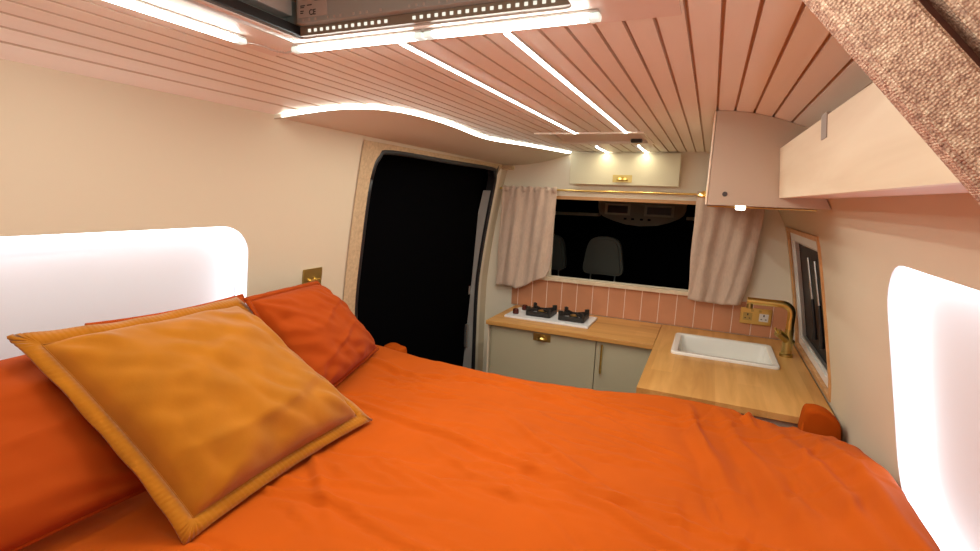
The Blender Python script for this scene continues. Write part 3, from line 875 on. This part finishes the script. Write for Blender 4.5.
cc = thing('overhead_console', 'dim grey cab roof console with two square compartments and row of buttons', 'console', (-.5, 3.9, 1.45))
bm = bmesh.new()
top = 1.56
low = [(-.80, 1.50), (-.79, 1.455), (-.76, 1.43), (-.68, 1.40), (-.58, 1.375), (-.47, 1.368), (-.36, 1.378), (-.27, 1.405), (-.21, 1.435), (-.18, 1.46), (-.165, 1.50)]
prism(bm, low+[(-.165, 1.58), (-.80, 1.58)], lambda x, z: (x, 3.86, z), lambda x, z: (x, 3.95, z))
obj('console_shell', bm, M['cabtrim'], cc)
for a, b in ((-.745, -.555), (-.455, -.245)):
    bm = sheet([(a, 1.445), (b, 1.445), (b, 1.528), (a, 1.528)], [[(a+.02, 1.46), (b-.02, 1.46), (b-.02, 1.515), (a+.02, 1.515)]], .1, lambda x, z: (x, 3.852, z))
    o = obj('compartment_bezel', bm, M['cabpale'], cc)
    obj('compartment_back', B(a+.02, b-.02, 3.854, 3.858, 1.46, 1.515), mat('dark_recess', (.05, .04, .035), .4), cc)  # dark slab stands in for the shaded recess of each compartment
for i in range(4): obj('button', B(-.60+i*.055+(.01 if i > 1 else 0), -.578+i*.055+(.01 if i > 1 else 0), 3.850, 3.859, 1.412, 1.426, .003), M['cabdark'], cc)
bm = prism(bmesh.new(), [(-1.45, 1.415), (-.80, 1.425), (-.80, 1.448), (-1.45, 1.440)], lambda x, z: (x, 3.88, z), lambda x, z: (x, 3.98, z))
tag(obj('header_rail', bm, M['cabtrim']), 'dim grey cab roof rail left of the roof console', 'rail')
bm = prism(bmesh.new(), [(-.16, 1.432), (.5, 1.425), (.5, 1.447), (-.16, 1.455)], lambda x, z: (x, 3.88, z), lambda x, z: (x, 3.98, z))
tag(obj('header_rail', bm, M['cabtrim']), 'dim grey cab roof rail right of the roof console', 'rail')
bm = bmesh.new()
for k in range(9): box(bm, -.42+k*.026, -.402+k*.026, 3.99, 4.0, .862+.0*k, .866)
obj('vent_slots', bm, M['cabtrim'])
tag(bpy.data.objects['vent_slots'], 'faint row of vent slots on the dark dashboard', 'vent')
strc(obj('trim_9', B(-1.45, .55, 4.0, 4.4, .5, .90, .04), M['cabdark']))

# ------------------------------------------------------------------ bed
ZBED = .950
bd = thing('bed', 'raised bed platform and mattress filling the back of the van', 'bed', (-.38, .4, 0))
obj('bed_base', B(-1.185, .415, -.72, 1.545, .30, .72), M['ply'], bd)
obj('mattress', B(-1.180, .36, -.70, 1.49, .722, .900, .03, 3), M['mattress'], bd)

creases = []
rnd = random.Random(11)
# long lying folds: (x,y) start, end, height, width
creases += [((-.93, 1.10), (.08, .93), .008, .010), ((-.45, 1.20), (-.15, .98), .006, .012), ((-.86, 1.35), (-.55, 1.44), .006, .012),
            ((-.70, .70), (-.05, .62), .006, .012), ((-.30, .98), (.20, .80), .007, .012), ((.0, 1.50), (.10, 1.05), .009, .022),
            ((.10, 1.50), (.22, .90), .009, .02), ((.22, 1.45), (.33, .80), .010, .02), ((.30, 1.40), (.37, .75), .012, .018), ((.150, 1.66), (.165, 1.50), .010, .010), ((.30, 1.66), (.27, 1.50), .006, .012),
            ((-.95, .95), (-.60, .66), .007, .012), ((-1.10, 1.40), (-.82, 1.34), .007, .014), ((-.60, 1.48), (-.30, 1.36), .006, .015)]
for i in range(150):
    x = rnd.uniform(-1.0, .32); y = rnd.uniform(.45, 1.5); a = rnd.uniform(-.5, .35)+(PI/2 if (x > 0 and rnd.random() < .6) else 0); L = rnd.uniform(.08, .30)
    creases.append(((x, y), (x+L*math.cos(a), y+L*math.sin(a)), rnd.uniform(.0015, .0050)*rnd.choice((1, 1, -1)), rnd.uniform(.004, .011)))
def bedz(x, y):
    z = 0
    z += .010*noise.noise(Vector((x*2.3, y*2.3, 3.1))) + .006*noise.noise(Vector((x*6, y*5, 7.7)))
    z += .0022*noise.noise(Vector((x*22+3*noise.noise(Vector((x*3, y*3, 1))), y*12, 1.7)))
    for (a, b, h, w) in creases:
        dx, dy = b[0]-a[0], b[1]-a[1]; L2 = dx*dx+dy*dy
        if L2 < 1e-9: continue
        t = ((x-a[0])*dx+(y-a[1])*dy)/L2
        if t < -.15 or t > 1.15: continue
        wob = .012*noise.noise(Vector((t*4, a[0]*9, a[1]*9)))
        d = ((x-a[0])*dy-(y-a[1])*dx)/math.sqrt(L2)+wob
        if abs(d) > w*5: continue
        tt = min(max(t, 0), 1); e = math.sin(PI*min(max((t+.15)/1.3, 0), 1))**.6
        z += 1.5*h*e*(math.exp(-(d/w)**2) - .45*math.exp(-((d-w*1.6)/(w*1.2))**2))
    # heaped up against the right wall towards the viewer
    s = max(0, min(1, (x-.10)/.28)); z += .085*s*s*(3-2*s)*max(0, min(1, (1.53-y)/.32))**.8
    return z
bm = bmesh.new(); rows = []
XA, XB, YA, YF = -1.172, .405, -.68, 1.58
YFT = [(-1.2, 1.580), (-1.04, 1.553), (-.76, 1.530), (-.5, 1.530), (-.4, 1.540), (-.155, 1.605), (-.03, 1.628), (.13, 1.622), (.165, 1.594), (.29, 1.565), (.4, 1.555)]
R = .036
def edge_param(s, lim, r, down):
    """arc-length s past (lim-r): rolls over the edge -> (pos, drop)"""
    q_ = s-(lim-r)
    if q_ <= 0: return s, 0
    if q_ < r*PI/2: a = q_/r; return lim-r+r*math.sin(a), r*(1-math.cos(a))
    return lim, r+(q_-r*PI/2)
NX, NY = 220, 290
for j in range(NY+1):
    t = YA+(YF+.20-YA)*j/NY; row = []
    for i in range(NX+1):
        s = XA+(XB+.06-XA)*i/NX
        yf = lerp(YFT, s)+.006*noise.noise(Vector((s*5, 0, 5)))
        y, dy = edge_param(t, yf, R, .2)
        x, dx = edge_param(s, XB, .05, .1)
        z = ZBED+bedz(x, y)-dy-dx
        if dy > R: y += .010*math.sin(s*23+2*math.sin(s*5))*min(1, (dy-R)*8)
        x = min(x, rx(z)-.012)
        row.append(bm.verts.new((x, y, max(z, .735))))
    rows.append(row)
for a, b in zip(rows, rows[1:]):
    for k in range(NX): bm.faces.new((a[k], a[k+1], b[k+1], b[k]))
tag(obj('duvet', bm, M['duvet'], smooth=True), 'wrinkled bright orange duvet spread over the whole bed', 'duvet')

# ---- cushions and pillows from four corners
def pillow(name, cor, thick, m, label, group, flange=.0, seed=0, wr=1.0, edge_in=.03, sag=0, flmat=None, twosided=True):
    TLc, TRc, BRc, BLc = [Vector(c) for c in cor]
    nrm = ((TRc-BLc).cross(TLc-BRc)).normalized()
    if nrm.x < 0: nrm = -nrm
    ctr = (TLc+TRc+BRc+BLc)/4
    t = thing(name, label, 'cushion' if flange > .02 else 'pillow', Vector((ctr.x, ctr.y, min(c.z for c in (TLc, TRc, BRc, BLc)))), group)
    sz = ((TRc-TLc).length+(TLc-BLc).length)/2
    f = flange/sz
    def P(u, v):
        # pinch the sides inwards a little, corners stay
        pu = edge_in*(1-(2*u-1)**2); pv = edge_in*(1-(2*v-1)**2)
        uu = u+(.5-u)*2*pv*abs(2*u-1)*.5*2; vv = v+(.5-v)*2*pu*abs(2*v-1)*.5*2
        return (TLc*(1-uu)+TRc*uu)*(1-vv)+(BLc*(1-uu)+BRc*uu)*vv
    def W(u, v):
        n_ = noise.noise(Vector((u*3+seed, v*3, seed)))*.5+.45*noise.noise(Vector((u*5+v*4+seed, v*9-u*6, seed+3)))
        # radiating tension folds from corners
        r_ = 0
        for cu, cv in ((0, 0), (1, 0), (1, 1), (0, 1)):
            du, dv_ = u-cu, v-cv; rr = math.hypot(du, dv_)
            an = math.atan2(dv_, du); r_ += math.sin(an*13+seed+3*rr)*math.exp(-(rr/.28)**2)*min(1, rr*7)
        # soft slump creases across the face
        r_ += .8*math.exp(-((v-.62-.12*math.sin(u*3+seed))/.03)**2)*math.sin(PI*u)+.6*math.exp(-((v-.40+.1*u-.05*math.sin(u*6))/.035)**2)*math.sin(PI*u)
        return (n_*.011+r_*.0042+.004*abs(noise.noise(Vector((u*7-v*5+seed, (u+v)*2.5, seed)))))*wr
    def build(sgn, N=64):
        bm = bmesh.new(); g_ = []
        for j in range(N+1):
            row = []
            for i in range(N+1):
                u = f+(1-2*f)*i/N; v = f+(1-2*f)*j/N
                a = max(0, 1-abs(2*i/N-1)**2.4); b = max(0, 1-abs(2*j/N-1)**2.4)
                h = (a*b)**.42
                hh = h*thick*(1 if sgn > 0 else .35)
                row.append((P(u, v)+nrm*(sgn*(hh+.0015)+W(u, v)*min(1, h*1.6)*(1 if sgn > 0 else .3)), h))
            g_.append(row)
        return g_, N
    bm = bmesh.new()
    for sgn in (1, -1):
        g_, N = build(sgn)
        vs = [[bm.verts.new(p[0]) for p in r_] for r_ in g_]
        for j in range(N):
            for i in range(N): bm.faces.new((vs[j][i], vs[j][i+1], vs[j+1][i+1], vs[j+1][i]))
    bmesh.ops.remove_doubles(bm, verts=bm.verts, dist=.0035 if False else .0001)
    # close the seam
    body = obj('cover', bm, m, t, smooth=True)
    # flat flange or seam piping round the edge
    fw = max(f, .006); bm = bmesh.new(); N = 150
    def wave(k, o): return nrm*(.0022*math.sin(k*.205+seed)+.002*math.sin(k*.08+o))
    lo, mid, li = [], [], []
    path = [(k/N, 0) for k in range(N)]+[(1, k/N) for k in range(N)]+[(1-k/N, 1) for k in range(N)]+[(0, 1-k/N) for k in range(N)]
    for k, (u, v) in enumerate(path):
        iu, iv = min(max(u, fw), 1-fw), min(max(v, fw), 1-fw)
        lo.append(P(u, v)+(wave(k, 0) if flange else Vector())); mid.append((P(u, v)+P(iu, iv))/2+nrm*(.0025+.0016*math.sin(k*2.1))); li.append(P(iu, iv)+nrm*.0015)
    if flange:
        ribbon(bm, lo, mid); ribbon(bm, mid, li)
        bmesh.ops.remove_doubles(bm, verts=bm.verts, dist=.00001)
        o = obj('flange', bm, m, t, smooth=True); s = o.modifiers.new('s', 'SOLIDIFY'); s.thickness = .005; s.offset = 0
        bm = tube(bmesh.new(), [p+nrm*.0028 for p in li]+[li[0]+nrm*.0028], .0009, 6)
        obj('stitched_seam', bm, m, t, smooth=True)
    else:
        bm = tube(bmesh.new(), lo+[lo[0]], .0042, 8)
        obj('piping', bm, m, t, smooth=True)
    return t
GP = 'rust orange pillows against the left wall'
pillow('pillow', [(-1.125, -.18, 1.24), (-1.115, .62, 1.235), (-.925, .62, .975), (-.925, -.20, .985)], .070, M['rust'],
       'rust orange pillow at far left, behind the mustard cushion', GP, 0, 2.0, 1.3)
pillow('pillow', [(-1.135, .56, 1.262), (-1.135, .93, 1.262), (-1.06, .95, .985), (-1.06, .56, .985)], .040, M['rust'],
       'rust orange pillow flat against wall, only its top edge showing behind the mustard cushion', GP, 0, 5.0, 1)
pillow('pillow', [(-1.05, .865, 1.275), (-1.128, 1.200, 1.262), (-1.075, 1.455, .975), (-.930, .95, .970)], .070, M['rust'],
       'rust orange pillow below the brass light switch, right of the mustard cushion', GP, .012, 8.0, 1.7, .0)
pillow('scatter_cushion', [(-1.045, .402, 1.292), (-1.085, .872, 1.272), (-.760, 1.005, .958), (-.748, .482, .958)], .080, M['mustard'],
       'large mustard velvet cushion with wide stitched flange, propped on the pillows', None, .028, 13.0, 1.9, .025, 0)

# rust velvet backrest cushions peeping over the end of the bed
def wedge(name, x0, x1, y0, y1, z0, z1, label):
    t = thing(name, label, 'cushion', ((x0+x1)/2, (y0+y1)/2, z0), 'rust velvet seat cushions beyond the bed')
    sl2 = .030 if x0 > 0 else .0
    pl_ = [(x0, z0), (x1, z0), (x1, z1-sl2-.012), (x0+.62*(x1-x0), z1-.008), (x0+.35*(x1-x0), z1), (x0, z1-.006)]
    for _ in range(3):                             # round the corners off
        pl_ = [q_ for k in range(len(pl_)) for a_, b_ in [(pl_[k], pl_[(k+1) % len(pl_)])]
               for q_ in ((a_[0]*.82+b_[0]*.18, a_[1]*.82+b_[1]*.18), (a_[0]*.18+b_[0]*.82, a_[1]*.18+b_[1]*.82))]
    cx_, cz_ = (x0+x1)/2, (z0+z1)/2
    nb = bmesh.new(); rg = []
    for yy, ins in ((y0, .014), (y0+.003, .007), (y0+.008, .002), (y0+.014, 0), (y1-.014, 0), (y1-.008, .002), (y1-.003, .007), (y1, .014)):
        fx, fz = 1-ins/(x1-x0)*2, 1-ins/(z1-z0)*2
        rg.append([nb.verts.new((cx_+(a_-cx_)*fx, yy, cz_+(b_-cz_)*fz)) for a_, b_ in pl_])
    for a_, b_ in zip(rg, rg[1:]):
        for k in range(len(a_)): nb.faces.new((a_[k], a_[(k+1) % len(a_)], b_[(k+1) % len(a_)], b_[k]))
    nb.faces.new(rg[0][::-1]); nb.faces.new(rg[-1])
    obj('cover', nb, M['rustvelvet'], t, smooth='auto')
    bm = tube(bmesh.new(), [(x0+.02, y0+.002, z0+.02), (x0+.006, y0+.006, z0+.05), (x0+.006, y0+.006, z1-.035-sl2*.4)], .003, 6)
    obj('piping', bm, M['rustvelvet'], t, smooth=True)
wedge('backrest_cushion', .306, .412, 1.632, 1.696, .62, .978, 'rust velvet cushion standing between bed and worktop by right wall')
wedge('backrest_cushion', -1.195, -1.10, 1.632, 1.70, .62, .926, 'rust velvet cushion peeping up beyond bed by the door opening')
obj_b = B(-1.19, .41, 1.632, 1.70, .0, .0001)
obj_b.free()
bm = B(-1.19, .40, 1.60, 1.690, .30, .618, .004)
tag(obj('bench_box', bm, M['ply']), 'low plywood bench box behind the bed', 'bench')

# ------------------------------------------------------------------ lights
def area(name, loc, rot, sx, sy, power, col=(.97, 1, .90)):
    l = bpy.data.lights.new(name, 'AREA'); l.shape = 'RECTANGLE'; l.size = sx; l.size_y = sy; l.energy = power; l.color = col
    o = bpy.data.objects.new(name, l); COL.objects.link(o); o.location = loc; o.rotation_euler = rot
    return o
area('lamp_far_bars', (-.425, .692, ZB-.009), (0, 0, 0), .52, .02, 1.3)
area('lamp_left_bar', (-.754, .36, ZB-.009), (0, 0, 0), .02, .46, 1.1)
pl = bpy.data.lights.new('lamp_right_fill', 'POINT'); pl.energy = 1.9; pl.color = (.97, 1, .90); pl.shadow_soft_size = .05  # unseen fill lamp added to brighten the ceiling's right side; no bar there
po = bpy.data.objects.new('lamp_right_fill', pl); COL.objects.link(po); po.location = (-.10, .22, 1.70)
area('lamp_near_fill', (-.425, .02, ZB-.009), (0, 0, 0), .52, .02, 1.3)  # unseen lamp added as fill on the near side; no bar built there
area('lamp_strip_a', (-.50, 1.315, ZC-.012), (0, 0, 0), .012, 1.15, 2.6)
area('lamp_strip_b', (-.311, 1.315, ZC-.012), (0, 0, 0), .012, 1.15, 2.6)
area('lamp_short_a', (-.525, 2.55, ZC-.012), (0, 0, 0), .012, .26, .3, (1, .85, .55))
area('lamp_short_b', (-.328, 2.55, ZC-.012), (0, 0, 0), .012, .26, .3, (1, .85, .55))
area('lamp_wave', (-.86, 1.85, 1.785), (0, -.25, 0), .012, 1.5, 2.6, (1, .97, .85))
area('lamp_under_cabinet', (.072, 1.535, 1.538), (0, 0, 0), .02, .02, .25)
w = bpy.data.worlds.new('night'); SC.world = w; w.use_nodes = True
w.node_tree.nodes['Background'].inputs['Color'].default_value = (0, 0, 0, 1)

# ------------------------------------------------------------------ camera
cam = bpy.data.cameras.new('camera'); co = bpy.data.objects.new('camera', cam); COL.objects.link(co)
cam.sensor_fit = 'HORIZONTAL'; cam.sensor_width = 36; cam.lens = 494.22*36/980; cam.clip_start = .02
Rm = Matrix(((0.91290503, -0.10121164, 0.3954246), (0.40622736, 0.13083449, -0.90435705), (0.03979629, 0.98622439, 0.1605544))).normalized()
co.matrix_world = Matrix.Translation((0, 0, 1.555)) @ Rm.to_4x4()
SC.camera = co
SC.view_settings.view_transform = 'Standard'
SC.view_settings.exposure = 0.38
SC.cycles.max_bounces = 12; SC.cycles.diffuse_bounces = 8
